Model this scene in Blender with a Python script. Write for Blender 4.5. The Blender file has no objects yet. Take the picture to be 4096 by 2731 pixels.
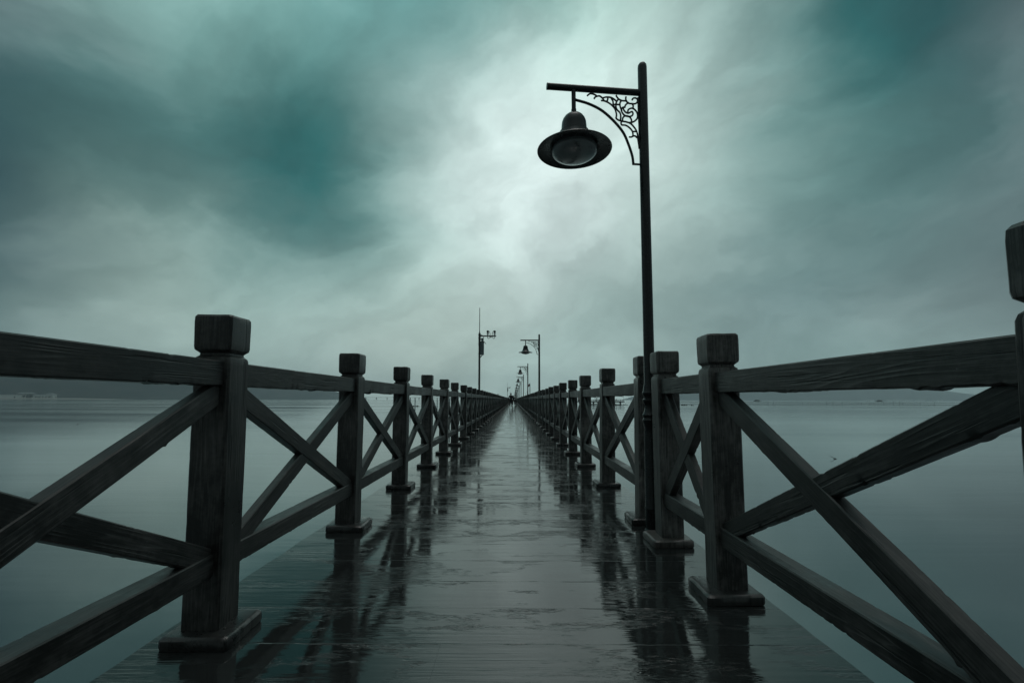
import bpy, math, random
import numpy as np
from mathutils import Vector, Matrix, noise, Euler
random.seed(7)
scene = bpy.context.scene
COL = scene.collection
R = math.radians

# ------------------------------------------------------------------ mesh helpers
class MB:
    """collects shapes; build() links them as ONE mesh object"""
    def __init__(s): s.v = []; s.f = []
    def add(s, v, f, M=None):
        o = len(s.v)
        for p in v:
            p = Vector(p)
            s.v.append(M @ p if M is not None else p)
        s.f += [[i + o for i in q] for q in f]
        return s
    def mesh(s, name, mat, smooth=None):
        me = bpy.data.meshes.new(name)
        me.from_pydata([tuple(p) for p in s.v], [], s.f)
        me.materials.append(mat)
        me.validate()
        if smooth is not None:
            me.polygons.foreach_set('use_smooth', [True] * len(me.polygons))
            if smooth < 179: me.set_sharp_from_angle(angle=R(smooth))
        me.update()
        return me
    def build(s, name, mat, parent=None, smooth=None, M=None):
        return link(name, s.mesh(name, mat, smooth), parent, M)

def link(name, me, parent=None, M=None):
    o = bpy.data.objects.new(name, me); COL.objects.link(o)
    if parent is not None: o.parent = parent
    if M is not None: o.matrix_local = M
    return o

def empty(name, loc=(0, 0, 0), rz=0, M=None, parent=None):
    o = bpy.data.objects.new(name, None); COL.objects.link(o)
    o.empty_display_size = .2
    if parent is not None: o.parent = parent
    if M is not None: o.matrix_local = M
    else: o.location = loc; o.rotation_euler = (0, 0, rz)
    return o

def tag(o, label=None, cat=None, group=None, kind=None):
    if label: o['label'] = label
    if cat: o['category'] = cat
    if group: o['group'] = group
    if kind: o['kind'] = kind
    return o

def copy_tree(o, parent=None):
    c = o.copy(); COL.objects.link(c)
    if parent is not None: c.parent = parent
    for ch in list(o.children): copy_tree(ch, c)
    return c

def box(c, s, M=None):
    x, y, z = c; a, b, d = s[0] / 2, s[1] / 2, s[2] / 2
    v = [(x + i * a, y + j * b, z + k * d) for k in (-1, 1) for j in (-1, 1) for i in (-1, 1)]
    return v, [[0, 2, 3, 1], [4, 5, 7, 6], [0, 1, 5, 4], [2, 6, 7, 3], [0, 4, 6, 2], [1, 3, 7, 5]]

def tube(pts, r, n=8, caps=True):
    pts = [Vector(p) for p in pts]; v = []; f = []
    m = len(pts); rs = r if isinstance(r, (list, tuple)) else [r] * m
    up = None
    for i, p in enumerate(pts):
        t = (pts[min(i + 1, m - 1)] - pts[max(i - 1, 0)]).normalized()
        if up is None:
            up = Vector((0, 0, 1)) if abs(t.z) < .9 else Vector((1, 0, 0))
        a = up - t * up.dot(t)
        if a.length < 1e-5: a = t.orthogonal()
        a.normalize(); b = t.cross(a); up = a
        for k in range(n):
            q = 2 * math.pi * k / n
            v.append(p + (a * math.cos(q) + b * math.sin(q)) * rs[i])
    for i in range(m - 1):
        for k in range(n):
            k2 = (k + 1) % n
            f.append([i * n + k, i * n + k2, (i + 1) * n + k2, (i + 1) * n + k])
    if caps:
        f.append(list(range(n))[::-1]); f.append([(m - 1) * n + k for k in range(n)])
    return v, f

def lathe(prof, n=32, c=(0, 0, 0)):
    v = []; f = []
    for r_, z in prof:
        for k in range(n):
            q = 2 * math.pi * k / n
            v.append((c[0] + r_ * math.cos(q), c[1] + r_ * math.sin(q), c[2] + z))
    m = len(prof)
    for i in range(m - 1):
        for k in range(n):
            k2 = (k + 1) % n
            f.append([i * n + k, i * n + k2, (i + 1) * n + k2, (i + 1) * n + k])
    f.append(list(range(n))[::-1]); f.append([(m - 1) * n + k for k in range(n)])
    return v, f

def smooth_path(p, k=4):
    """Catmull-Rom through the points"""
    P = [Vector(q) for q in p]
    if len(P) < 3: return P
    P = [P[0] * 2 - P[1]] + P + [P[-1] * 2 - P[-2]]
    out = []
    for i in range(1, len(P) - 2):
        a, b, c, d = P[i - 1:i + 3]
        for j in range(k):
            t = j / k
            out.append(.5 * ((2 * b) + (c - a) * t + (2 * a - 5 * b + 4 * c - d) * t * t + (3 * b - a - 3 * c + d) * t ** 3))
    out.append(P[-2])
    return out

def fbm(p, o=3):
    s = 0; a = 1; q = Vector(p)
    for _ in range(o):
        s += a * noise.noise(q); a *= .5; q = q * 2.1 + Vector((7.3, 1.7, 4.1))
    return s

def section(hx, hy, c, k):
    """chamfered rectangle, k points a side plus rounded corners"""
    pts = []
    cor = [(hx, -hy), (hx, hy), (-hx, hy), (-hx, -hy)]
    for i in range(4):
        x0, y0 = cor[i]; x1, y1 = cor[(i + 1) % 4]
        L = math.hypot(x1 - x0, y1 - y0); ux, uy = (x1 - x0) / L, (y1 - y0) / L
        for j in range(k + 1):
            t = c + (L - 2 * c) * j / k
            pts.append((x0 + ux * t, y0 + uy * t))
    return pts

def rough_beam(hx, hy, length, n, k, c, amp, seed, chip=0.0, low=0.0):
    """hewn timber along local Z, from z=0: wavy faces, nibbled corners"""
    sec = section(hx, hy, c, k); m = len(sec); v = []; f = []
    so = Vector((seed * 13.7, seed * 3.1, seed * 7.9))
    for i in range(n + 1):
        z = length * i / n
        for (x, y) in sec:
            d = fbm(Vector((x * 14, y * 14, z * 2.2)) + so, 2) * amp
            cornr = min(abs(abs(x) - hx) + abs(abs(y) - hy), 2 * c) < c * 1.6
            sx = sy = 0
            if cornr and chip:
                q = fbm(Vector((x * 4, y * 4, z * 55)) + so * 2, 2)
                e = max(0, q - .34) * chip * (.8 if y > 0 else .3) * max(0, min(1, .4 + 2 * noise.noise(Vector((seed, z * 2.3, 4)))))
                sx = -math.copysign(e, x); sy = -math.copysign(e, y)
            if low and y > hy * .9:    # bottom edge of a rail (local +y faces down)
                sy += max(0, fbm(Vector((x * 6, 2, z * 38)) + so * 3, 3) - .25) * low * max(0, min(1, .3 + 2 * noise.noise(Vector((seed, 7, z * 2.7)))))
            l = math.hypot(x, y)
            v.append((x + x / l * d + sx, y + y / l * d + sy, z))
    for i in range(n):
        for j in range(m):
            j2 = (j + 1) % m
            f.append([i * m + j, i * m + j2, (i + 1) * m + j2, (i + 1) * m + j])
    f.append(list(range(m))[::-1]); f.append([n * m + j for j in range(m)])
    return v, f

def loft_rings(levels, k, c, amp, seed, fine=1):
    """square block lofted through (z, half) levels"""
    v = []; f = []; so = Vector((seed * 5.3, seed * 11.1, seed))
    lv = []
    for i in range(len(levels) - 1):
        (z0, h0), (z1, h1) = levels[i], levels[i + 1]
        q = max(1, int(round((z1 - z0) / .035 * fine)))
        for j in range(q): lv.append((z0 + (z1 - z0) * j / q, h0 + (h1 - h0) * j / q))
    lv.append(levels[-1]); m = None
    for z, h in lv:
        sec = section(h, h, min(c, h * .4), k); m = len(sec)
        for (x, y) in sec:
            d = fbm(Vector((x * 22, y * 22, z * 1.6)) + so, 3) * amp
            q = fbm(Vector((x * 9, y * 9, z * 22)) - so, 2)
            d -= max(0, q - .3) * amp * 1.2
            l = math.hypot(x, y); v.append((x + x / l * d, y + y / l * d, z + (noise.noise(Vector((x * 20, y * 20, seed))) * .002 if z > 1.3 else 0)))
    for i in range(len(lv) - 1):
        for j in range(m):
            j2 = (j + 1) % m
            f.append([i * m + j, i * m + j2, (i + 1) * m + j2, (i + 1) * m + j])
    f.append(list(range(m))[::-1]); f.append([(len(lv) - 1) * m + j for j in range(m)])
    return v, f

# ------------------------------------------------------------------ node helpers
class NT:
    def __init__(s, nt): s.nt = nt; s.L = nt.links
    def n(s, t, **kw):
        o = s.nt.nodes.new(t)
        for k, v in kw.items(): setattr(o, k, v)
        return o
    def put(s, sock, v):
        if isinstance(v, bpy.types.NodeSocket): s.L.new(v, sock)
        elif v is not None: sock.default_value = v
    def m(s, op, a, b=None, c=None, clamp=False):
        o = s.n('ShaderNodeMath', operation=op, use_clamp=clamp)
        s.put(o.inputs[0], a)
        if b is not None: s.put(o.inputs[1], b)
        if c is not None: s.put(o.inputs[2], c)
        return o.outputs[0]
    def vm(s, op, a, b=None, scale=None):
        o = s.n('ShaderNodeVectorMath', operation=op)
        s.put(o.inputs[0], a)
        if b is not None: s.put(o.inputs[1], b)
        if scale is not None: s.put(o.inputs['Scale'], scale)
        return o.outputs['Value'] if op in ('DOT_PRODUCT', 'LENGTH') else o.outputs[0]
    def noise(s, vec, scale, detail=3, rough=.55, dist=0, color=False):
        o = s.n('ShaderNodeTexNoise'); s.put(o.inputs['Vector'], vec)
        o.inputs['Scale'].default_value = scale; o.inputs['Detail'].default_value = detail
        o.inputs['Roughness'].default_value = rough; o.inputs['Distortion'].default_value = dist
        return o.outputs['Color' if color else 'Fac']
    def rng(s, v, a, b, c=0., d=1., smooth=False):
        o = s.n('ShaderNodeMapRange'); o.clamp = True
        if smooth: o.interpolation_type = 'SMOOTHSTEP'
        s.put(o.inputs[0], v)
        for i, q in enumerate((a, b, c, d)): s.put(o.inputs[i + 1], q)
        return o.outputs[0]
    def mix(s, f, a, b):
        o = s.n('ShaderNodeMix', data_type='RGBA'); s.put(o.inputs[0], f)
        s.put(o.inputs[6], a); s.put(o.inputs[7], b)
        return o.outputs[2]
    def mapping(s, vec, scale=(1, 1, 1), loc=(0, 0, 0)):
        return s.vm('MULTIPLY_ADD', vec, None) if False else s._map(vec, scale, loc)
    def _map(s, vec, scale, loc):
        o = s.n('ShaderNodeVectorMath', operation='MULTIPLY_ADD')
        s.put(o.inputs[0], vec); o.inputs[1].default_value = scale; s.put(o.inputs[2], loc)
        return o.outputs[0]

def material(name):
    m = bpy.data.materials.new(name); m.use_nodes = True
    nt = m.node_tree; b = nt.nodes['Principled BSDF']
    return m, NT(nt), b

def c4(r, g, b): return (r, g, b, 1)

def simple(name, col, rough=.5, metal=0, var=.15, scale=12, bump=0, spec=.5):
    m, t, b = material(name)
    tc = t.n('ShaderNodeTexCoord').outputs['Object']
    n = t.noise(tc, scale, 4)
    lo = tuple(x * (1 - var) for x in col); hi = tuple(x * (1 + var) for x in col)
    t.put(b.inputs['Base Color'], t.mix(n, c4(*lo), c4(*hi)))
    t.put(b.inputs['Roughness'], t.rng(n, .3, .7, rough * .8, min(1, rough * 1.2)))
    b.inputs['Metallic'].default_value = metal
    b.inputs['Specular IOR Level'].default_value = spec
    if bump:
        bp = t.n('ShaderNodeBump'); bp.inputs['Distance'].default_value = bump
        t.put(bp.inputs['Height'], n); t.put(b.inputs['Normal'], bp.outputs[0])
    return m

# ------------------------------------------------------------------ materials
def wood_material(name, base, hi, grain=1.0, rough=(.38, .62)):
    m, t, b = material(name)
    tc = t.n('ShaderNodeTexCoord').outputs['Object']
    rnd = t.n('ShaderNodeObjectInfo').outputs['Random']
    off = t.vm('SCALE', (17.0, 9.0, 23.0), None, rnd)
    p = t.vm('ADD', t._map(tc, (1, 1, .12), (0, 0, 0)), off)
    p3 = t.vm('ADD', tc, off)
    # long wandering growth rings: contour lines of a stretched noise
    n1 = t.noise(t._map(p, (1, 1, .55), (0, 0, 0)), 8, 2, .45, .3)
    fr = t.m('FRACT', t.m('MULTIPLY', n1, 17.0))
    rings = t.m('POWER', t.m('ABSOLUTE', t.m('MULTIPLY_ADD', fr, 2., -1.)), 2.2)
    fine = t.noise(t._map(p, (1, 1, .3), (0, 0, 0)), 170, 3, .7)
    crack = t.rng(t.noise(t._map(p, (1, 1, .4), (3, 1, 0)), 34, 3, .6), .585, .66)
    big = t.noise(p3, 3.2, 5, .62)
    mott = t.noise(p3, 26, 4, .7)
    vis = t.rng(t.noise(p3, 3.4, 2), .44, .68)
    ring_v = t.m('MULTIPLY', rings, vis)
    h = t.m('MULTIPLY_ADD', fine, .5, ring_v)
    h = t.m('MULTIPLY_ADD', mott, .35, h)
    h = t.m('MULTIPLY_ADD', crack, -1.3, h)
    cf = t.m('MULTIPLY_ADD', ring_v, .40, t.m('MULTIPLY_ADD', big, 1.5, -.62))
    cf = t.m('MULTIPLY_ADD', t.m('SUBTRACT', fine, .5), 1.1, cf)
    cf = t.m('MULTIPLY_ADD', t.m('SUBTRACT', mott, .5), .9, cf, clamp=True)
    col = t.mix(cf, c4(*base), c4(*hi))
    col = t.mix(t.m('MULTIPLY', crack, .8), col, c4(.003, .003, .003))
    # small pale chips and salt marks
    sp = t.noise(t.vm('ADD', t._map(tc, (1, 1, .5), (0, 0, 0)), off), 60, 3, .7)
    sp2 = t.noise(p3, 7, 2, .5)
    chip = t.m('MULTIPLY', t.rng(sp, .70, .73), t.rng(sp2, .52, .60))
    col = t.mix(chip, col, c4(.12, .13, .13))
    bright = t.n('ShaderNodeHueSaturation'); t.put(bright.inputs['Value'], t.m('MULTIPLY_ADD', rnd, .6, .7)); t.put(bright.inputs['Color'], col)
    t.put(b.inputs['Base Color'], bright.outputs[0])
    t.put(b.inputs['Roughness'], t.rng(t.m('MULTIPLY_ADD', mott, .5, t.m('MULTIPLY', big, .8)), .45, .82, rough[0], rough[1]))
    b.inputs['Specular IOR Level'].default_value = .5
    bp = t.n('ShaderNodeBump'); bp.inputs['Distance'].default_value = .0010 * grain; bp.inputs['Strength'].default_value = 1
    t.put(bp.inputs['Height'], h); t.put(b.inputs['Normal'], bp.outputs[0])
    return m

M_WOOD = wood_material('weathered_dark_timber', (.014, .014, .0135), (.125, .122, .117), 1.0, (.30, .62))
M_POST = wood_material('dark_timber_post', (.016, .0155, .015), (.18, .175, .168), .9, (.24, .58))
M_BASE = wood_material('wet_base_block', (.020, .020, .020), (.08, .082, .08), .5, (.18, .45))
M_BASE_PALE = wood_material('pale_base_block', (.05, .045, .042), (.11, .10, .095), .5, (.2, .45))

def deck_material():
    m, t, b = material('wet_boardwalk')
    tc = t.n('ShaderNodeTexCoord').outputs['Object']
    sx = t.n('ShaderNodeSeparateXYZ'); t.put(sx.inputs[0], tc)
    X, Y = sx.outputs[0], sx.outputs[1]
    wob = t.noise(t._map(tc, (2.5, .6, 1), (0, 0, 0)), 4, 3)
    wx = t.m('MULTIPLY_ADD', wob, .018, -.009)
    Yr = t.m('MULTIPLY', t.m('ADD', t.m('SUBTRACT', Y, 1.98), wx), 1 / .33)
    row = t.m('FLOOR', Yr); fr = t.m('SUBTRACT', Yr, row)
    dY = t.m('MULTIPLY', t.m('MINIMUM', fr, t.m('SUBTRACT', 1., fr)), .33)
    wn = t.n('ShaderNodeTexWhiteNoise', noise_dimensions='1D'); t.put(wn.inputs['W'], row)
    # side joints, plus a centre joint on some rows
    even = t.m('GREATER_THAN', wn.outputs[0], .55)
    jx = t.m('MULTIPLY_ADD', wn.outputs[0], .5, -.38)
    dA = t.m('ABSOLUTE', t.m('ADD', X, .925)); dB = t.m('ABSOLUTE', t.m('SUBTRACT', X, .763))
    dC = t.m('ADD', t.m('ABSOLUTE', t.m('SUBTRACT', X, jx)), even)
    dX = t.m('ADD', t.m('MINIMUM', t.m('MINIMUM', dA, dB), dC), .0022)
    dJ = t.m('MINIMUM', dY, dX)
    jn = t.noise(tc, 30, 2)
    joint = t.m('SUBTRACT', 1., t.rng(t.m('ADD', dJ, t.m('MULTIPLY_ADD', jn, .004, -.002)), .0005, .0055, smooth=True))
    piece = t.m('ADD', t.m('MULTIPLY', row, 3.7), t.m('ADD', t.m('GREATER_THAN', X, -.925), t.m('ADD', t.m('GREATER_THAN', X, .763), t.m('MULTIPLY', t.m('GREATER_THAN', X, jx), t.m('SUBTRACT', 1., even)))))
    wp = t.n('ShaderNodeTexWhiteNoise', noise_dimensions='1D'); t.put(wp.inputs['W'], piece)
    rp = wp.outputs[0]
    offc = t.n('ShaderNodeCombineXYZ'); t.put(offc.inputs[0], t.m('MULTIPLY', rp, 31.)); t.put(offc.inputs[1], t.m('MULTIPLY', rp, 3.))
    pp = t.vm('ADD', tc, offc.outputs[0])
    # board grain runs across the pier
    g1 = t.noise(t._map(pp, (.9, 9, 1), (0, 0, 0)), 3.2, 3, .55, .6)
    ring = t.m('MULTIPLY_ADD', t.m('SINE', t.m('MULTIPLY', g1, 60.)), .5, .5)
    g2 = t.noise(t._map(pp, (2.2, 40, 1), (0, 0, 0)), 3.0, 4, .65)
    und = t.noise(t._map(tc, (1, 2.4, 1), (0, 0, 0)), 1.9, 3, .5)
    # standing water: blotchy, drawn out across the pier, with ragged edges
    pm = t.noise(t._map(tc, (.7, 1.7, 1), (0, 0, 0)), 1.7, 6, .62, .3)
    pud = t.rng(t.m('ADD', t.m('MULTIPLY_ADD', t.m('MULTIPLY', g2, ring), .10, pm), t.m('MULTIPLY', rp, .03)), .50, .53)
    dry = t.m('SUBTRACT', 1., pud)
    rip = t.noise(t._map(tc, (.8, 20, 1), (0, 0, 0)), 1.6, 4, .6, .4)
    wet = t.m('MULTIPLY_ADD', dry, .7, .30)
    h = t.m('MULTIPLY', t.m('SUBTRACT', g2, .5), .00018)
    h = t.m('MULTIPLY_ADD', t.m('SUBTRACT', ring, .5), .00003, h)
    ramp = t.rng(t.noise(t._map(tc, (1, .5, 1), (2, 9, 0)), 1.6, 2), .35, .65, .0009, .0036)
    h = t.m('MULTIPLY_ADD', t.m('SUBTRACT', rip, .5), ramp, h)
    h = t.m('MULTIPLY', h, wet)
    jv = t.m('MULTIPLY', joint, t.rng(t.noise(t._map(tc, (2.2, 1, 1), (7, 3, 0)), 2.2, 3), .46, .66))
    jy = t.m('MULTIPLY', jv, t.m('LESS_THAN', dY, .006))
    h = t.m('MULTIPLY_ADD', jy, -.0016, h)
    h = t.m('MULTIPLY_ADD', und, .0022, h)
    h = t.m('MULTIPLY_ADD', t.m('MULTIPLY', t.m('SUBTRACT', rp, .5), fr), t.m('MULTIPLY', dry, .003), h)
    bp = t.n('ShaderNodeBump'); bp.inputs['Distance'].default_value = 1.; bp.inputs['Strength'].default_value = 1.
    t.put(bp.inputs['Height'], h); t.put(b.inputs['Normal'], bp.outputs[0])
    tint = t.m('MULTIPLY_ADD', g1, .7, t.m('MULTIPLY', rp, .3), clamp=True)
    col = t.mix(tint, c4(.010, .0115, .0115), c4(.022, .0245, .0245))
    col = t.mix(t.m('MULTIPLY', jv, .8), col, c4(.004, .004, .004))
    t.put(b.inputs['Base Color'], col)
    rg = t.m('MULTIPLY_ADD', t.m('MULTIPLY_ADD', g2, .10, -.015), dry, .022)
    t.put(b.inputs['Roughness'], t.m('MULTIPLY_ADD', joint, .3, rg))
    b.inputs['IOR'].default_value = 1.6
    b.inputs['Specular IOR Level'].default_value = .5
    return m
M_DECK = deck_material()

def water_material():
    m, t, b = material('still_sea_water')
    tc = t.n('ShaderNodeTexCoord').outputs['Object']
    n = t.noise(t._map(tc, (.035, .22, 1), (0, 0, 0)), 1., 5, .6, .3)
    n2 = t.noise(t._map(tc, (.004, .03, 1), (0, 0, 0)), 1., 5, .6)
    t.put(b.inputs['Base Color'], t.mix(t.rng(n, .32, .68), c4(.032, .052, .058), c4(.060, .084, .092)))
    t.put(b.inputs['Roughness'], t.rng(n2, .35, .65, .04, .16))
    b.inputs['IOR'].default_value = 2.3
    bp = t.n('ShaderNodeBump'); bp.inputs['Distance'].default_value = .05; bp.inputs['Strength'].default_value = .35
    t.put(bp.inputs['Height'], n); t.put(b.inputs['Normal'], bp.outputs[0])
    return m
M_WATER = water_material()

M_LAMP = simple('black_painted_iron', (.006, .008, .009), .3, 0, .2, 30, .00015)
M_STEEL = simple('grey_painted_steel', (.055, .058, .058), .45, 0, .2, 20)
M_CABLE = simple('black_rubber', (.008, .008, .009), .5)
M_CAMW = simple('white_camera_shell', (.55, .58, .58), .4)
M_BOX = simple('pale_grey_cabinet', (.16, .20, .21), .45, 0, .12, 6)
M_CONC = simple('damp_concrete', (.09, .095, .095), .6, 0, .35, 3, .004)
M_PILE = simple('blue_grey_pile', (.10, .14, .16), .6, 0, .3, 2)
M_HILL = simple('wooded_hillside', (.010, .024, .028), .95, 0, .6, .02)
M_HILL.node_tree.nodes['Noise Texture'].inputs['Scale'].default_value = .015
M_TREE = simple('dark_foliage', (.018, .028, .022), .9, 0, .5, 1.5)
M_WALL = simple('pale_render_wall', (.58, .60, .59), .8, 0, .12, .2)
M_ROOF = simple('grey_tile_roof', (.10, .12, .125), .7, 0, .2, 1)
M_SAND = simple('pale_shore', (.17, .18, .17), .9, 0, .4, .06)
M_DARKWOOD = simple('dark_wet_wood', (.02, .022, .022), .6, 0, .3, 4)
M_CLOTH_BLACK = simple('black_cloth', (.008, .008, .009), .8)
M_CLOTH_NAVY = simple('dark_trouser_cloth', (.010, .011, .013), .85)
M_CLOTH_GREY = simple('grey_jersey', (.16, .20, .19), .85, 0, .1)
M_SKIN = simple('skin', (.25, .15, .11), .5)
M_HAIR = simple('black_hair', (.008, .007, .006), .5)
M_SHOE = simple('dark_shoe', (.01, .01, .01), .5)
M_SHOE_PALE = simple('pale_shoe', (.4, .42, .42), .5)
M_FLAG = simple('faded_red_cloth', (.30, .10, .11), .8, 0, .3, 3)
M_PANEL = simple('pale_pink_panel', (.42, .34, .32), .7)

def globe_material():
    m, t, b = material('frosted_lamp_globe')
    tc = t.n('ShaderNodeTexCoord').outputs['Object']
    n = t.noise(tc, 7, 3); d = t.noise(tc, 22, 3)
    t.put(b.inputs['Base Color'], t.mix(t.rng(d, .6, .75), t.mix(n, c4(.13, .145, .15), c4(.22, .24, .245)), c4(.05, .05, .05)))
    t.put(b.inputs['Roughness'], t.rng(n, .3, .7, .12, .3))
    b.inputs['Coat Weight'].default_value = .5; b.inputs['Coat Roughness'].default_value = .06
    return m
M_GLOBE = globe_material()
# ------------------------------------------------------------------ the setting
WATER_Z = -2.5
PIER_END = 420.0
deck = MB()
ys = [-4.0]
while ys[-1] < 40: ys.append(ys[-1] + .11)
while ys[-1] < PIER_END: ys.append(ys[-1] + 3.3)
rows = []
for y in ys:
    jl = fbm((0, y * 3.1, 2), 3) * .012 + fbm((4, y * 14, 1), 2) * .006; jr = fbm((9, y * 3.1, 2), 3) * .012 + fbm((5, y * 14, 7), 2) * .006
    rows.append([(-1.51 + jl, y, -.012), (-1.498 + jl, y, 0), (1.283 + jr, y, 0), (1.295 + jr, y, -.012), (1.29 + jr * .5, y, -.22), (-1.50 + jl * .5, y, -.22)])
v = [p for r_ in rows for p in r_]; f = []
for i in range(len(rows) - 1):
    for j in range(6):
        j2 = (j + 1) % 6
        f.append([i * 6 + j, (i + 1) * 6 + j, (i + 1) * 6 + j2, i * 6 + j2])
f.append([0, 1, 2, 3, 4, 5]); f.append([(len(rows) - 1) * 6 + j for j in (5, 4, 3, 2, 1, 0)])
deck.add(v, f)
# bearers and piles that carry the boardwalk, side landings far out
y = -2.0
while y < PIER_END:
    deck.add(*box((-.1, y, -.37), (2.6, .3, .294)))
    for x in (-1.1, .9): deck.add(*tube([(x, y, -.6), (x, y, WATER_Z - 1.5)], .15, 10))
    y += 6.0
deck.add(*box((-4.9, 213, -.11), (6.7, 8, .214)))
for x in (-7.6, -3): 
    for yy in (210, 216): deck.add(*tube([(x, yy, -.22), (x, yy, WATER_Z - 1.5)], .15, 8))
tag(deck.build('pier_deck', M_DECK), kind='structure')

wt = MB(); wt.add([(-14000, -300, 0), (14000, -300, 0), (14000, 9000, 0), (-14000, 9000, 0)], [[0, 1, 2, 3]])
w = wt.build('water', M_WATER); w.location.z = WATER_Z; tag(w, kind='structure')
sb = MB(); sb.add([(-14000, -300, 0), (14000, -300, 0), (14000, 9000, 0), (-14000, 9000, 0)], [[0, 1, 2, 3]])
s_ = sb.build('sea_bed', M_SAND); s_.location.z = WATER_Z - 3; tag(s_, kind='structure')

def hill(name, pts, y0, depth, seed, rough=.06):
    """pts: (x, height) ridge profile at distance y0 .. y0+depth"""
    mb = MB(); nx = 90; ny = 9; v = []; f = []
    xs = [p[0] for p in pts]; hs = [p[1] for p in pts]
    for j in range(ny):
        t = j / (ny - 1); prof = math.sin(math.pi * min(1, t * 1.0)) ** .75 if 0 < t < 1 else 0
        for i in range(nx):
            x = xs[0] + (xs[-1] - xs[0]) * i / (nx - 1)
            h = float(np.interp(x, xs, hs))
            sc = max(h, 1)
            z = h * prof * (1 + rough * 2 * fbm((x * .004 + seed, t * 4, seed), 4)) + (noise.noise(Vector((x * .05, t * 9, seed))) * h * .02)
            if t in (0, 1) : z = -6
            v.append((x, y0 + depth * t + fbm((x * .003, seed, 2), 2) * depth * .15, WATER_Z + z))
    for j in range(ny - 1):
        for i in range(nx - 1):
            a = j * nx + i; f.append([a, a + 1, a + nx + 1, a + nx])
    mb.add(v, f)
    return tag(mb.build(name, M_HILL, smooth=180), kind='structure')
hill('near_hill', [(-3600, 190), (-2600, 185), (-2150, 160), (-1900, 140), (-1700, 112), (-1560, 78), (-1472, 47), (-1390, 26), (-1310, 12), (-1234, 4), (-1180, 0)], 1660, 900, 1)
hill('far_hill', [(-5600, 250), (-4200, 240), (-3300, 215), (-2700, 195), (-2200, 175), (-1900, 140), (-1680, 95), (-1540, 56), (-1470, 26), (-1400, 6), (-1370, 0)], 3600, 1000, 5, .04)
hill('hazy_hill', [(1944, 0), (2300, 120), (2800, 215), (3600, 245), (4800, 280), (6000, 310), (6800, 280), (7450, 215), (8100, 120), (8700, 60), (9800, 20), (10500, 0)], 8000, 700, 9, .03)

# near shore on the left: a low bank with buildings and trees on it
sh = MB(); v = []; f = []; nx = 70
for i in range(nx):
    x = -2150 + i * 11.7
    e = 1.0 if i < 52 else max(0, 1 - (i - 52) / 17)
    wob = fbm((x * .02, 3, 1), 3) * 6
    v += [(x, 1580 + wob, WATER_Z - .5), (x, 1584 + wob, WATER_Z + .3 + 2.2 * e), (x, 1592 + wob, WATER_Z + .4 + 3.7 * e), (x, 1650, WATER_Z + .5 + 3.8 * e), (x, 1700, WATER_Z - 4)]
for i in range(nx - 1):
    for j in range(4):
        a = i * 5 + j; f.append([a, a + 5, a + 6, a + 1])
sh.add(v, f); tag(sh.build('shore_bank', M_SAND), kind='structure')

# ------------------------------------------------------------------ railings
BL = rough_beam
POST_LV = [(.045, .0775), (1.165, .0775), (1.178, .0745), (1.188, .064), (1.197, .063), (1.212, .0785), (1.225, .0805), (1.33, .0815), (1.352, .0805), (1.361, .075)]
def post_mesh(seed, hi):
    lv = [(z, h * (1 + .0)) for z, h in POST_LV]
    mb = MB(); mb.add(*loft_rings(lv, 6 if hi else 2, .009, .0022 if hi else .002, seed, 1.6 if hi else .35))
    return mb.mesh('post', M_POST, 28)
def base_mesh(seed, hi, mat):
    mb = MB(); mb.add(*loft_rings([(0.001, .137), (.012, .140), (.040, .139), (.050, .130), (.052, .120)], 6 if hi else 2, .014, .005 if hi else .003, seed + 40, 1))
    return mb.mesh('base_block', mat, 40)
POSTS_HI = [post_mesh(i, True) for i in range(5)]; POSTS_LO = [post_mesh(i, False) for i in range(3)]
BASES_HI = [base_mesh(i, True, M_BASE) for i in range(3)]; BASES_LO = [base_mesh(1, False, M_BASE)]
BASE_PALE = base_mesh(9, True, M_BASE_PALE)

def zmat(p0, p1):
    """matrix: local Z along p0->p1, local X = world X, local +Y downwards for rails"""
    p0, p1 = Vector(p0), Vector(p1)
    z = (p1 - p0).normalized(); x = Vector((1, 0, 0)); y = z.cross(x).normalized(); x = y.cross(z)
    M = Matrix((x, y, z)).transposed().to_4x4(); M.translation = p0
    return M
_beams = {}
def beam_mesh(kind, L, seed, hi):
    """rails and braces, cached by rounded length"""
    key = (kind, round(L, 2), seed, hi)
    if key in _beams: return _beams[key]
    if seed >= 100: kind = {'brace': 'brace2', 'brace2': 'brace'}.get(kind, kind)
    hx, hy, low, chip = {'top_rail': (.045, .0525, .020, .020), 'bottom_rail': (.045, .047, .016, .020),
                         'brace': (.026, .045, .014, .022), 'brace2': (.022, .044, .014, .022)}[kind]
    mb = MB()
    if hi: mb.add(*BL(hx, hy, L, int(L / .012), 4, .0045, .0012, seed, chip, low))
    else: mb.add(*BL(hx, hy, L, 6, 1, .008, .004, seed, 0, 0))
    me = mb.mesh(kind.rstrip('2'), M_WOOD, 30)
    _beams[key] = me
    return me

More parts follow.
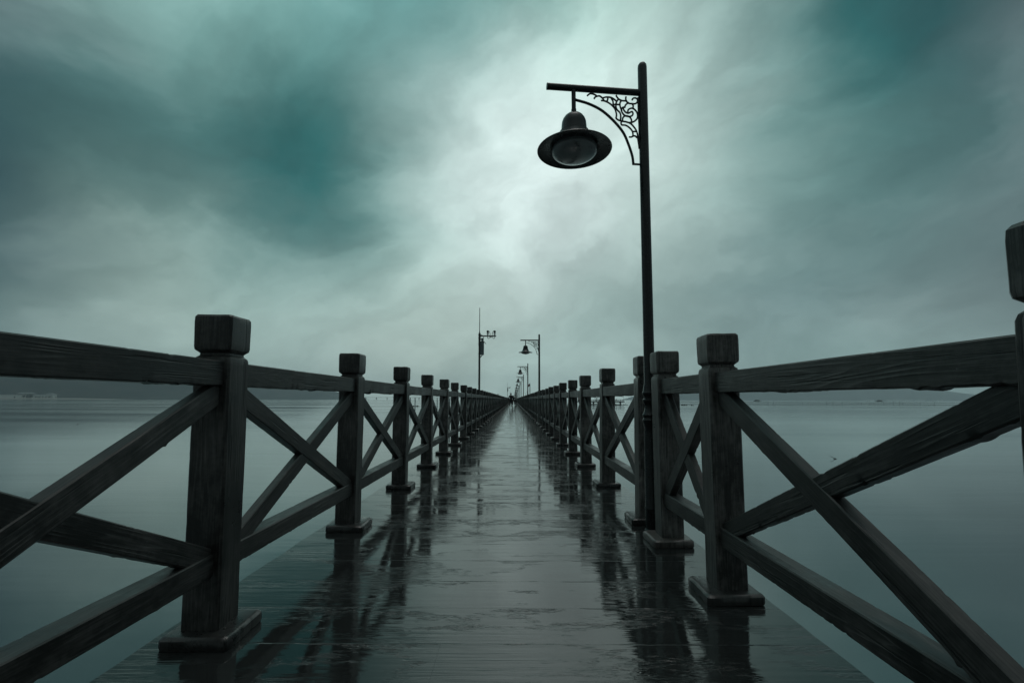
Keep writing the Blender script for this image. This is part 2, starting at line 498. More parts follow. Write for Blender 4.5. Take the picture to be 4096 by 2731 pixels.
N_PARTS = 100
def railing(name, label, posts, xin, side, gaps):
    """posts: centre y of each; xin: inner face x; side: -1 left, +1 right"""
    root = empty(name, (xin + side * .0775, posts[0], 0))
    tag(root, label, 'railing', 'timber railings along the pier')
    y0 = posts[0]; ni = len([p for p in posts if p < 14])
    rest = MB()
    for i, y in enumerate(posts[:N_PARTS + 0]):
        hi = y < 14
        me = POSTS_HI[(i * 2 + (side > 0)) % 5] if hi else POSTS_LO[i % 3]
        rs = random.Random(i * 7 + side)
        M = Matrix.Translation((rs.uniform(-.004, .004), y - y0, 0)) @ Euler((rs.uniform(-.007, .007), LEAN.get((side, i), rs.uniform(-.007, .007)), rs.uniform(-.02, .02))).to_matrix().to_4x4()
        p = link('post', me, root, M @ Matrix.Diagonal((1, 1, .988 if (side, i) in LEAN else rs.uniform(.996, 1.006), 1)))
        pale = side > 0 and i in PALE
        bm_ = BASE_PALE if pale else (BASES_HI[i % 3] if hi else BASES_LO[0])
        b_ = link('base_block', bm_, p, Matrix.Translation((-side * .014 * 1, 0, 0)) @ Euler((0, 0, (i * 1.5708) % 6.28 + rs.uniform(-.02, .02))).to_matrix().to_4x4())
        if pale: b_['label'] = 'paler rounded base block'
    for i in range(len(posts) - 1):
        a, b = posts[i] + .058, posts[i + 1] - .058
        if i in gaps: continue
        a -= y0; b -= y0; xr = 0.022 * -side * 1.0   # rails sit near the inner face
        L = b - a; ym = (a + b) / 2
        zt = (1.1075, 1.1075) if side < 0 else ((1.085, 1.09) if i == 1 else (1.092, 1.094))
        segs = [('top_rail', (xr * .8, a, zt[0]), (xr * .8, b, zt[1])), ('bottom_rail', (xr * .4, a, .3115), (xr * .4, b, .3115)),
                ('brace', (xr, a + .012, 1.025), (xr, b - .012, .33)), ('brace2', (xr, a + .012, .33), (xr, b - .012, 1.025))]
        for k, p0, p1 in segs:
            LL = (Vector(p1) - Vector(p0)).length
            if i < N_PARTS:
                hi = posts[i] < 9
                me = beam_mesh(k, LL, (i % 3) * 4 + (side > 0) * 2 + len(k) if hi else i % 2, hi) if posts[i] > 1.2 else beam_mesh(k, LL, 100 + i + len(k), True)
                link(k.rstrip('2'), me, root, zmat(p0, p1))
            else:
                hx, hy = (.045, .05) if 'rail' in k else (.03, .037)
                rest.add(*box((0, 0, LL / 2), (hx * 2, hy * 2, LL)), M=zmat(p0, p1))
    for y in posts[N_PARTS:]:
        rest.add(*box((0, y - y0, .60), (.155, .155, 1.14))); rest.add(*box((0, y - y0, 1.183), (.12, .12, .03))); rest.add(*box((0, y - y0, 1.279), (.162, .162, .16)))
        rest.add(*box((-side * .014, y - y0, .027), (.28, .28, .052)))
    o = rest.build('rail_run', M_WOOD, root); o['kind'] = 'stuff'
    return root

PALE = set(); LEAN = {(1, 2): -.013, (1, 3): -.010}
left = []
left += [-2.8, -1.17, .45]
y = 2.045
while y < PIER_END: left.append(y); y += 1.655
LAMP_Y = 3.64; LAMP_P = 15.83
right = [LAMP_Y - .28 - .885 - 1.597 * 2, LAMP_Y - .28 - .885 - 1.597, LAMP_Y - .28 - .885]
gaps_r = set()
k = 0
while LAMP_Y + k * LAMP_P < PIER_END:
    ly = LAMP_Y + k * LAMP_P
    right.append(ly - .28); gaps_r.add(len(right) - 1); right.append(ly + .285)
    if k == 0: PALE.add(3)
    for j in range(9):
        right.append(ly + .285 + 1.597 * (j + 1))
    k += 1
railing('timber_railing', 'dark timber railing with crossed braces along the left edge of the pier', left, -1.215, -1, set())
railing('timber_railing', 'dark timber railing on the right edge, broken by lamp posts standing in its gaps', right, 1.022, 1, gaps_r)

# ------------------------------------------------------------------ street lamps
SCROLL = [[(0.473,3.431),(0.463,3.441),(0.448,3.45),(0.429,3.45),(0.408,3.443),(0.394,3.433)],[(0.417,3.41),(0.409,3.423),(0.394,3.432),(0.373,3.436),(0.356,3.427),(0.343,3.413),(0.335,3.399)],[(0.36,3.399),(0.339,3.399),(0.314,3.392),(0.289,3.379),(0.268,3.363),(0.249,3.341),(0.239,3.316),(0.234,3.287),(0.239,3.259)],[(0.343,3.422),(0.322,3.43),(0.301,3.432),(0.275,3.429),(0.25,3.416),(0.229,3.4)],[(0.304,3.427),(0.305,3.41),(0.314,3.394)],[(0.276,3.425),(0.263,3.404),(0.26,3.383),(0.263,3.364)],[(0.235,3.451),(0.224,3.433),(0.21,3.419),(0.186,3.41),(0.161,3.41),(0.144,3.409)],[(0.218,3.418),(0.231,3.398),(0.237,3.376),(0.236,3.346),(0.224,3.326),(0.207,3.31),(0.199,3.285),(0.201,3.255),(0.204,3.242)],[(0.191,3.41),(0.202,3.392),(0.204,3.37),(0.198,3.345),(0.188,3.324)],[(0.255,3.373),(0.204,3.376)],[(0.257,3.362),(0.245,3.341),(0.241,3.329),(0.233,3.346)],[(0.152,3.445),(0.154,3.425),(0.146,3.404),(0.127,3.391),(0.106,3.39),(0.082,3.39),(0.063,3.4),(0.055,3.42),(0.06,3.434),(0.075,3.44),(0.092,3.436),(0.101,3.421)],[(0.131,3.397),(0.153,3.38),(0.162,3.364),(0.163,3.353)],[(0.177,3.346),(0.171,3.33),(0.158,3.315),(0.137,3.308),(0.12,3.316),(0.105,3.323),(0.096,3.311),(0.103,3.291),(0.125,3.281),(0.15,3.282),(0.171,3.291),(0.188,3.313),(0.193,3.332),(0.187,3.348),(0.177,3.355),(0.163,3.355)],[(0.101,3.388),(0.093,3.374),(0.096,3.352)],[(0.139,3.315),(0.137,3.332),(0.124,3.346),(0.102,3.352),(0.081,3.342),(0.064,3.32),(0.058,3.294),(0.063,3.268),(0.083,3.246),(0.108,3.233),(0.126,3.232)],[(0.185,3.243),(0.182,3.265),(0.167,3.281),(0.142,3.284),(0.121,3.273),(0.11,3.252),(0.109,3.233)],[(0.239,3.259),(0.219,3.245),(0.189,3.238),(0.155,3.234),(0.121,3.224),(0.096,3.202),(0.075,3.173),(0.063,3.14),(0.06,3.098),(0.054,3.055),(0.05,3.017)],[(0.191,3.236),(0.198,3.221),(0.19,3.206),(0.164,3.206),(0.139,3.195),(0.116,3.175),(0.103,3.154),(0.1,3.129),(0.104,3.114)],[(0.097,3.157),(0.073,3.159)],[(0.134,3.11),(0.115,3.11),(0.098,3.119),(0.081,3.12),(0.066,3.106)],[(0.05,3.446),(0.05,3.334),(0.049,3.282),(0.047,3.205),(0.046,3.018)],
]
def make_lamp():
    root = empty('street_lamp', (0, 0, 0))
    # everything hangs towards local -X; s = distance from the pole axis
    S = .025
    prof = [(.062, 0), (.062, .012), (.054, .02), (.053, .16), (.058, .175), (.053, .19), (.050, .70), (.047, .735), (.0475, .80), (.058, .83), (.060, .845),
            (.056, .852), (.054, .862), (.058, .87), (.060, .885), (.050, .90), (.043, .93), (.040, .955), (.045, .968), (.055, .985), (.058, .995), (.056, 1.005),
            (.047, 1.012), (.047, 1.025), (.056, 1.04), (.060, 1.055), (.052, 1.07), (.049, 1.10), (.046, 1.112), (.042, 1.13), (.0415, 1.3), (.0365, 3.70), (.034, 3.722), (.023, 3.738), (.004, 3.743)]
    mb = MB(); mb.add(*lathe(prof, 24)); mb.build('pole', M_LAMP, root, smooth=35)
    az = 3.487
    mb = MB(); mb.add(*tube([(-.02, 0, az), (-.79, 0, az)], .0255, 16)); mb.add(*tube([(-.775, 0, az), (-.792, 0, az)], .0262, 16)); mb.build('arm', M_LAMP, root, smooth=35)
    mb = MB()
    br = [(.568, 3.392), (.456, 3.366), (.35, 3.319), (.253, 3.24), (.173, 3.146), (.13, 3.049), (.10, 2.952), (.092, 2.882)]
    mb.add(*tube(smooth_path([(-s, 0, z) for s, z in br], 5), .0105, 10)); mb.add(*tube([(-.098, 0, 2.886), (-.02, 0, 2.886)], .0085, 10))
    mb.build('curved_brace', M_LAMP, root, smooth=50)
    mb = MB()
    for c in SCROLL:
        mb.add(*tube(smooth_path([(-max(s - .010, .036), 0, z) for s, z in c], 4), .0074, 6))
    mb.build('scrollwork', M_LAMP, root, smooth=60)
    c = (-.575, 0, 0)
    mb = MB(); mb.add(*tube([(c[0], 0, az), (c[0], 0, 3.24)], .0175, 14)); mb.add(*tube([(c[0], 0, 3.31), (c[0], 0, 3.26)], .0205, 14)); mb.build('stem', M_LAMP, root, smooth=40)
    sh = [(.018, 3.272)]
    for a in range(1, 7): q = a / 6 * math.pi / 2; sh.append((.018 + .080 * math.sin(q), 3.180 + .092 * math.cos(q)))
    sh += [(.100, 3.14), (.104, 3.112), (.117, 3.105), (.119, 3.07), (.128, 3.06), (.150, 3.025), (.180, 2.998), (.225, 2.978), (.275, 2.968), (.291, 2.964), (.294, 2.960), (.291, 2.955),
           (.27, 2.957), (.215, 2.966), (.19, 2.972), (.186, 2.99), (.05, 3.0)]
    sh = sh[:7] + [(a_, b_ + .012) for a_, b_ in sh[7:]]
    mb = MB(); mb.add(*lathe(sh, 48, (c[0], 0, 0))); lsh = mb.build('lamp_shade', M_LAMP, root, smooth=40)
    g = [(.178, 2.995), (.182, 2.975)]
    for a in range(1, 9): q = a / 8 * math.pi / 2; g.append((.181 * math.cos(q) + .001, 2.968 - .075 * math.sin(q)))
    mb = MB(); mb.add(*lathe(g, 40, (c[0], 0, 0))); mb.build('globe', M_GLOBE, root, smooth=60)
    return root
lamp0 = make_lamp()
ordinal = ['nearest', 'second', 'third', 'fourth', 'fifth', 'sixth', 'seventh', 'eighth', 'ninth', 'tenth']
k = 0
while LAMP_Y + k * LAMP_P < 330:
    o = lamp0 if k == 0 else copy_tree(lamp0)
    o.location = (1.068, LAMP_Y + k * LAMP_P, 0); o.rotation_euler = (0, -.007 if k == 0 else 0, R(6.5 if k == 0 else (-1) ** k * .6))
    if k == 0: lab = 'tall black lamp post close to the camera with bell shade hanging over the deck'
    elif k < 10: lab = '%s black bell lamp post counting along the right railing from the camera' % ordinal[k]
    else: lab = 'tiny far black bell lamp post near the vanishing end of the pier'
    tag(o, lab, 'lamp post', 'bell lamps along the right railing')
    k += 1
o = copy_tree(lamp0); o.location = (-7.4, 213, 0); o.rotation_euler = (0, 0, R(180))
tag(o, 'small distant bell lamp post on the side landing beyond the left railing', 'lamp post', 'bell lamps off the pier')

# ------------------------------------------------------------------ camera masts
def make_mast():
    root = empty('camera_mast'); UP = Matrix.Translation((0, 0, .235))
    mb = MB(); mb.add(*tube([(0, 0, -.235), (0, 0, 3.52)], .042, 16)); mb.add(*tube([(0, 0, 3.05), (0, 0, 3.55)], .048, 16))
    for z in (3.46, 3.34, 3.05, 2.67): mb.add(*tube([(0, 0, z), (0, 0, z + .03)], .055, 16))
    mb.add(*tube([(0, 0, 3.55), (0, 0, 3.63)], .022, 10)); mb.build('mast', M_STEEL, root, M=UP, smooth=35)
    mb = MB(); mb.add(*tube([(0, 0, 3.6), (0, 0, 4.6), (0, 0, 4.66)], [.016, .013, .003], 8)); mb.build('antenna', M_LAMP, root, M=UP, smooth=60)
    mb = MB(); mb.add(*tube([(.03, 0, 3.43), (.70, 0, 3.43)], .028, 14)); mb.add(*tube([(.19, 0, 3.43), (.03, 0, 3.49)], .012, 8)); mb.add(*box((.48, 0, 3.385), (.05, .05, .06))); mb.build('arm', M_STEEL, root, M=UP, smooth=35)
    for x, tw in ((.345, 0), (.635, .25)):
        mb = MB(); mb.add(*tube([(x, 0, 3.45), (x, 0, 3.51)], .022, 10)); mb.add(*tube([(x, 0, 3.50), (x, 0, 3.52)], .05, 14)); mb.add(*tube([(x, 0, 3.52), (x, 0, 3.585)], .04, 14))
        cam = mb.build('camera', M_CAMW, root, M=UP, smooth=35)
        mb = MB(); mb.add(*lathe([(.045, 3.58), (.05, 3.60), (.05, 3.625), (.043, 3.65), (.025, 3.665), (.003, 3.67)], 16, (x, 0, 0))); mb.build('dome', M_LAMP, cam, smooth=60)
        mb = MB(); s1 = -1 if tw else 1
        mb.add(*tube(smooth_path([(x + s1 * .02, -.03, 3.65), (x + s1 * .075, -.04, 3.60), (x + s1 * .10, -.045, 3.50), (x + s1 * .09, -.045, 3.39), (x + s1 * .05, -.04, 3.32), (x, -.035, 3.34), (x - .01 * s1, -.03, 3.41)], 4), .011, 6)); mb.build('cable', M_CABLE, cam, smooth=60)
    mb = MB(); mb.add(*box((.115, 0, 2.90), (.14, .22, .50))); bx_ = mb.build('cabinet', M_BOX, root, M=UP)
    mb = MB()
    for q in range(13): mb.add(*box((.115, -.112, 2.72 + q * .028), (.075, .006, .008)))
    mb.build('vents', M_STEEL, bx_)
    mb = MB(); mb.add([(.03, -.14, 3.165), (.20, -.14, 3.165), (.26, -.14, 3.10), (.03, .14, 3.165), (.20, .14, 3.165), (.26, .14, 3.10), (.03, -.14, 3.18), (.205, -.14, 3.18), (.27, -.14, 3.112), (.03, .14, 3.18), (.205, .14, 3.18), (.27, .14, 3.112)],
        [[0, 3, 4, 1], [1, 4, 5, 2], [6, 7, 10, 9], [7, 8, 11, 10], [0, 1, 7, 6], [1, 2, 8, 7], [3, 9, 10, 4], [4, 10, 11, 5], [2, 5, 11, 8], [0, 6, 9, 3]]); mb.build('cabinet_hood', M_STEEL, bx_)
    mb = MB(); mb.add(*box((.12, .02, 3.27), (.10, .10, .14))); mb.build('junction_box', M_BOX, root, M=UP)
    mb = MB(); mb.add(*tube([(.03, 0, 2.52), (.13, 0, 2.64)], .018, 8)); mb.add(*box((.11, 0, 2.645), (.16, .18, .015))); mb.build('bracket', M_STEEL, root, M=UP)
    mb = MB(); mb.add(*tube(smooth_path([(.05, -.03, 3.26), (.07, -.03, 3.30), (.15, -.03, 3.34), (.19, -.03, 3.40)], 4), .010, 6)); mb.build('cable', M_CABLE, root, M=UP)
    mb = MB(); mb.add(*tube([(0, 0, -.235), (0, 0, -.215)], .064, 16)); mb.build('base_plate', M_STEEL, root, M=UP)
    return root
mast0 = make_mast()
for i, (y, lab) in enumerate([(19.5, 'nearest grey camera mast with antenna, two dome cameras and cabinet by the left railing'),
                     (107.1, 'slim far camera mast standing left of the walking people, second along the left railing'),
                     (191.5, 'tiny farthest camera mast showing just above the head of the man in black')]):
    o = mast0 if i == 0 else copy_tree(mast0)
    o.location = (-1.443, y, 0)
    tag(o, lab, 'camera mast', 'camera masts outside the left railing')
# ------------------------------------------------------------------ people walking away
def skin_mesh(name, verts, edges, rad, mat, parent=None, root_i=0, sub=2):
    me = bpy.data.meshes.new(name); me.from_pydata(verts, edges, []); me.materials.append(mat)
    o = bpy.data.objects.new(name, me); COL.objects.link(o)
    if parent is not None: o.parent = parent
    o.modifiers.new('Skin', 'SKIN').use_smooth_shade = True
    if not me.skin_vertices:
        pass
    for i, d in enumerate(me.skin_vertices[0].data):
        r_ = rad[i]; d.radius = r_ if isinstance(r_, tuple) else (r_, r_); d.use_root = (i == root_i)
    s = o.modifiers.new('Subdivision', 'SUBSURF'); s.levels = s.render_levels = sub
    return o

def make_person(label, h, stride, top, legs, shoe, wide=1.0, group='people walking away along the pier', lean=.02, bend=0.35):
    """faces +Y (walking away); stride: forward swing of the right foot"""
    k = h / 1.74; root = empty('person'); tag(root, label, 'person', group)
    V = {}; J = lambda n, x, y, z, r_: V.__setitem__(n, ((x * k, y * k, z * k), (r_ * k)))
    J('pelvis', 0, 0, .95, .12 * wide); J('waist', 0, lean, 1.10, .115 * wide); J('chest', 0, lean * 2, 1.30, .135 * wide); J('collar', 0, lean * 2.4, 1.44, .075)
    J('neck', 0, lean * 3, 1.50, .052); J('head', 0, lean * 3.4, 1.60, .078); J('crown', 0, lean * 3.2, 1.67, .068)
    for s, nm in ((1, 'r'), (-1, 'l')):
        f_ = stride * (1 if s > 0 else -1)
        up = .10 if f_ < 0 else 0
        J(nm + 'hip', s * .095, 0, .90, .085); J(nm + 'knee', s * .10, f_ * .5 + .04, .50, .058); J(nm + 'ankle', s * .095, f_ * 1.0 - .02, .085 + up * 1.2, .036)
        J(nm + 'toe', s * .105, f_ * 1.0 + .13, .035 + up * .5, .028)
        a_ = -f_ * .6
        J(nm + 'shoulder', s * .185 * wide, lean * 2.2, 1.41, .056); J(nm + 'elbow', s * .265 * wide, a_ * .5 - .03, 1.14, .040)
        J(nm + 'wrist', s * .255 * wide, a_ + .06, .90, .026); J(nm + 'palm', s * .25 * wide, a_ + .075, .84, .030)
        for q in range(4):
            J(nm + 'knuckle%d' % q, s * .245 * wide, a_ + .05 + q * .021, .80 - (.004, 0, 0, .006)[q], .0095)
            J(nm + 'tip%d' % q, s * .230 * wide, a_ + .055 + q * .020, .755 - (0, .008, .004, -.010)[q], .0075)
        J(nm + 'thumb', s * .238 * wide, a_ + .115, .825, .011); J(nm + 'thumbtip', s * .225 * wide, a_ + .128, .79, .009)
    names = list(V); idx = {n: i for i, n in enumerate(names)}
    E = [('pelvis', 'waist'), ('waist', 'chest'), ('chest', 'collar'), ('collar', 'neck'), ('neck', 'head'), ('head', 'crown')]
    for nm in 'rl':
        E += [('pelvis', nm + 'hip'), (nm + 'hip', nm + 'knee'), (nm + 'knee', nm + 'ankle'), (nm + 'ankle', nm + 'toe'),
              ('chest', nm + 'shoulder'), (nm + 'shoulder', nm + 'elbow'), (nm + 'elbow', nm + 'wrist'), (nm + 'wrist', nm + 'palm'), (nm + 'palm', nm + 'thumb'), (nm + 'thumb', nm + 'thumbtip')]
        for q in range(4): E += [(nm + 'palm', nm + 'knuckle%d' % q), (nm + 'knuckle%d' % q, nm + 'tip%d' % q)]
    skin_mesh('body', [V[n][0] for n in names], [(idx[a], idx[b]) for a, b in E], [V[n][1] for n in names], M_SKIN, root, 0)
    def garment(name, keys, edges, grow, mat, r0=0, over={}):
        ii = {n: i for i, n in enumerate(keys)}
        return skin_mesh(name, [V[n][0] for n in keys], [(ii[a], ii[b]) for a, b in edges], [(over.get(n, V[n][1] / k) + grow) * k for n in keys], mat, root, r0)
    garment('jacket', ['chest', 'waist', 'pelvis', 'collar', 'rshoulder', 'relbow', 'rwrist', 'lshoulder', 'lelbow', 'lwrist'],
            [('chest', 'waist'), ('waist', 'pelvis'), ('chest', 'collar'), ('chest', 'rshoulder'), ('rshoulder', 'relbow'), ('relbow', 'rwrist'), ('chest', 'lshoulder'), ('lshoulder', 'lelbow'), ('lelbow', 'lwrist')],
            .024, top, 0, {'pelvis': .135 * wide, 'collar': .07})
    garment('trousers', ['pelvis', 'rhip', 'rknee', 'rankle', 'lhip', 'lknee', 'lankle'],
            [('pelvis', 'rhip'), ('rhip', 'rknee'), ('rknee', 'rankle'), ('pelvis', 'lhip'), ('lhip', 'lknee'), ('lknee', 'lankle')], .018, legs, 0, {'rankle': .045, 'lankle': .045})
    for nm in 'rl':
        a, t_ = V[nm + 'ankle'][0], V[nm + 'toe'][0]
        mb = MB(); a = Vector(a); t_ = Vector(t_)
        pts = [a + Vector((0, -.06, -.03)) * k, a + Vector((0, -.02, -.03)) * k, a.lerp(t_, .5) + Vector((0, 0, -.002)) * k, t_, t_ + Vector((0, .05, 0)) * k]
        mb.add(*tube(pts, [.02 * k, .046 * k, .044 * k, .036 * k, .014 * k], 10)); mb.build('shoe', shoe, root, smooth=60)
    hd = Vector(V['crown'][0]); mb = MB(); vv = []; ff = []
    for i in range(9):
        th = math.pi * .62 * i / 8
        for j in range(16):
            ph = 2 * math.pi * j / 16; rr = .088 * k * (1 + .06 * fbm((i * .7, j * .9, h), 2))
            vv.append((hd.x + rr * math.sin(th) * math.cos(ph) * .92, hd.y - .012 * k + rr * math.sin(th) * math.sin(ph) * 1.05, hd.z - .022 * k + rr * math.cos(th)))
    for i in range(8):
        for j in range(16): j2 = (j + 1) % 16; ff.append([i * 16 + j, (i + 1) * 16 + j, (i + 1) * 16 + j2, i * 16 + j2])
    mb.add(vv, ff); mb.build('hair', M_HAIR, root, smooth=180)
    return root
p = make_person('nearest person, in a black coat, walking away down the middle of the pier', 1.76, .20, M_CLOTH_BLACK, M_CLOTH_NAVY, M_SHOE, 1.12); p.location = (-.33, 57, 0); p.rotation_euler.z = R(-6)
p = make_person('person in dark clothes and pale shoes walking just ahead of the black coat', 1.68, -.20, M_CLOTH_BLACK, M_CLOTH_NAVY, M_SHOE_PALE, 1.10); p.location = (-.02, 76, 0); p.rotation_euler.z = R(8)
p = make_person('person in a grey top and dark trousers, farthest and rightmost on the pier', 1.60, .17, M_CLOTH_GREY, M_CLOTH_NAVY, M_SHOE, .92); p.location = (.33, 84, 0)

# ------------------------------------------------------------------ far things on the right
Yp = 308.0
pr = empty('side_platform', (57, Yp, -.1)); tag(pr, 'long raised platform on legs with railings standing in the sea right of the pier', 'platform')
mb = MB(); mb.add(*box((0, 0, -.3), (30, 9, .6))); mb.build('platform_deck', M_CONC, pr)
for i, x in enumerate((-14, -11.2, -8, -5, -2, 5.5, 12.4)):
    mb = MB(); mb.add(*tube([(x, -3.6, -.6), (x, -3.6, WATER_Z - 1.5)], .36, 10)); mb.add(*box((x, -3.6, -.85), (1.1, 1.1, .5))); mb.build('leg', M_DARKWOOD, pr, smooth=40)
mb = MB()
for x in np.arange(-14.8, 15, 1.6): mb.add(*box((x, -4.35, .62), (.2, .2, 1.24)))
for x0, x1 in [(q, q + 1.6) for q in np.arange(-14.8, 13.5, 1.6)]:
    mb.add(*tube([(x0, -4.35, .2), (x1, -4.35, .95)], .045, 4)); mb.add(*tube([(x0, -4.35, .95), (x1, -4.35, .2)], .045, 4))
mb.add(*box((0, -4.35, 1.06), (29.8, .12, .14))); mb.add(*box((0, -4.35, .3), (29.8, .12, .1)))
mb.build('platform_railing', M_DARKWOOD, pr)
mb = MB(); mb.add(*box((-3.5, -4.45, -1.9), (14, .3, .7))); mb.add(*box((10, -4.4, -2.1), (5, .4, .5))); mb.build('lower_beam', M_DARKWOOD, pr)
for cx_ in (-5.2, 0.4):
    rf = empty('pavilion', (57 + cx_, Yp, -.1)); tag(rf, 'open pavilion on the side platform, %s of the pair' % ('left' if cx_ < 0 else 'right'), 'pavilion', 'open pavilions on the side platform')
    mb = MB(); a = 2.6
    mb.add([(-a, -a, 2.75), (a, -a, 2.75), (a, a, 2.75), (-a, a, 2.75), (-.6, 0, 3.6), (.6, 0, 3.6), (-a, -a, 2.62), (a, -a, 2.62), (a, a, 2.62), (-a, a, 2.62)],
           [[0, 1, 5, 4], [2, 3, 4, 5], [1, 2, 5], [3, 0, 4], [6, 9, 8, 7], [0, 6, 7, 1], [1, 7, 8, 2], [2, 8, 9, 3], [3, 9, 6, 0]]); mb.build('roof', M_ROOF, rf)
    for x in (-2.2, 2.2):
        for y in (-2.2, 2.2): mb = MB(); mb.add(*tube([(x, y, 0), (x, y, 2.65)], .13, 8)); mb.build('roof_post', M_DARKWOOD, rf)
kb = empty('kiosk', (44.3, Yp, -.1)); tag(kb, 'small kiosk with pale pink upper wall seen through the right railing', 'kiosk')
mb = MB(); mb.add(*box((0, 0, 1.9), (3.6, 4, 1.5))); mb.build('upper_wall', M_PANEL, kb)
mb = MB(); mb.add(*box((0, 0, .57), (3.5, 3.9, 1.14))); mb.build('lower_wall', M_DARKWOOD, kb)
mb = MB(); mb.add(*box((0, 0, 2.74), (4.2, 4.6, .16))); mb.build('roof', M_ROOF, kb)
o = copy_tree(lamp0); o.location = (71.6, Yp - 3.6, -.1); o.rotation_euler = (0, 0, 0)
tag(o, 'distant bell lamp post on the right end of the side platform', 'lamp post', 'bell lamps off the pier')
p = make_person('tiny person standing at the railing of the side platform', 1.72, .03, M_CLOTH_NAVY, M_CLOTH_BLACK, M_SHOE, 1.1, 'people on the side platform'); p.location = (67, Yp - 3.3, -.1); p.rotation_euler.z = R(180)

def raft_mesh(L, seed):
    mb = MB(); rs = random.Random(seed); x = -L / 2
    mb.add(*box((0, 0, .10), (L, 1.6, .16))); mb.add(*box((0, 0, .2), (L * .9, .2, .12)))
    while x < L / 2:
        w_ = rs.uniform(.5, 1.1); mb.add(*lathe([(.05, -.15), (w_ * .4, -.1), (w_ * .45, .12), (w_ * .3, .12 + rs.uniform(.12, .45)), (.03, .2 + rs.uniform(.2, .5))], 8, (x, rs.uniform(-.6, .6), .1))); x += rs.uniform(.7, 1.9)
    return mb.mesh('floating_raft', M_DARKWOOD)
for i, (x, y, L, lab) in enumerate([(73.5, 318, 9, 'low dark raft of floats beside the right end of the side platform'), (104, 300, 3.6, 'low dark raft of floats framed by the short rail section beside the big lamp post'),
            (110.5, 303, 3.2, 'second raft of dark floats, just right of the one framed by the short rail section'), (115, 301, 1.2, 'small lone dark raft, rightmost of the row by the short rail section'),
            (78, 372, 7, 'faint thin raft behind the rafts at the platform end'), (-49.5, 227, 7, 'thin dark raft crossing behind the pale piles on the left')]):
    o = link('floating_raft', raft_mesh(L, i)); o.location = (x, y, WATER_Z); tag(o, lab, 'raft', 'low floating rafts')

# net stakes, ropes and floats
def px(xd, Y): return (xd - 1180) * Y / 1070
rs = random.Random(3)
for i, xz in enumerate((15, 68, 265, 330, 425, 625, 712, 757, 860, 957, 1025, 1055, 1240, 1383)):
    xd = (3200 + xz / 2.625) / 1.7415; Y = 375 + rs.uniform(-6, 10); h_ = rs.choice((1.6, 2.1, 2.6, 3.0)); t_ = rs.uniform(-.25, .25)
    mb = MB(); mb.add(*tube([(0, 0, -1.2), (t_, 0, h_)], [.09, .06], 6)); o = mb.build('net_stake', M_DARKWOOD); o.location = (px(xd, Y), Y, WATER_Z)
    tag(o, 'thin net stake standing in the water under the right top rail', 'stake', 'net stakes off to the right')
for xd, t_ in ((1761.8, 0), (1772.7, .5)):
    mb = MB(); mb.add(*tube([(0, 0, -1.2), (t_, 0, 3.2)], [.09, .06], 6)); o = mb.build('net_stake', M_DARKWOOD); o.location = (px(xd, 378), 378, WATER_Z)
    tag(o, 'upright thin stake just right of the near brace top' if t_ == 0 else 'slanting thin stake just right of the near brace top', 'stake', 'net stakes off to the right')
for Y, nm in ((368, 'nearer'), (700, 'farther')):
    mb = MB(); mb.add(*tube([(px(1560, Y), 0, .12), (px(2352, Y) * .5 + px(1560, Y) * .5, 3, .2), (px(2420, Y), 6, .1)], .09 * Y / 368, 6)); o = mb.build('net_rope', M_DARKWOOD); o.location = (0, Y, WATER_Z)
    tag(o, '%s of the two long net ropes lying across the water on the right' % nm, 'rope', 'net ropes')
def float_mesh(r_):
    mb = MB(); mb.add(*lathe([(.02, -.3), (.7, -.25), (1, 0), (.8, .35), (.35, .6), (.12, .62), (.1, .95), (.02, 1)], 12)); mb.v = [q * r_ for q in mb.v]
    return mb.mesh('float', M_DARKWOOD, 50)
FM = float_mesh(1)
def fl(x, y, s, lab, cat='float', M=None):
    o = link('float', FM); o.location = (x, y, WATER_Z); o.scale = (s, s, s * .8); tag(o, lab, cat, 'small dark floats on the water'); return o
for xz, yz in ((375, 180), (505, 180), (590, 170), (600, 162), (478, 155), (1045, 155), (1328, 187)):
    xd = (3200 + xz / 2.625) / 1.7415; yd = (1550 + yz / 2.625) / 1.7415; Y = 3.5 * 1070 / (yd - 919.3); fl(px(xd, Y), Y, .45, 'dark float among the net stakes on the right')
fl(px(180.6, 63), 63, .12, 'lone dark speck of a float on the open water at left')
fl(px(1909, 28.3), 28.3, .09, 'small dark float alone on the calm water at right')
mb = MB(); mb.add(*tube([(0, 0, .02), (-.12, 0, .10), (-.26, 0, .16)], .012, 6)); o = mb.build('stick', M_DARKWOOD); o.location = (px(1907, 28.3), 28.25, WATER_Z); tag(o, 'thin stick poking up beside the small float at right', 'stick')
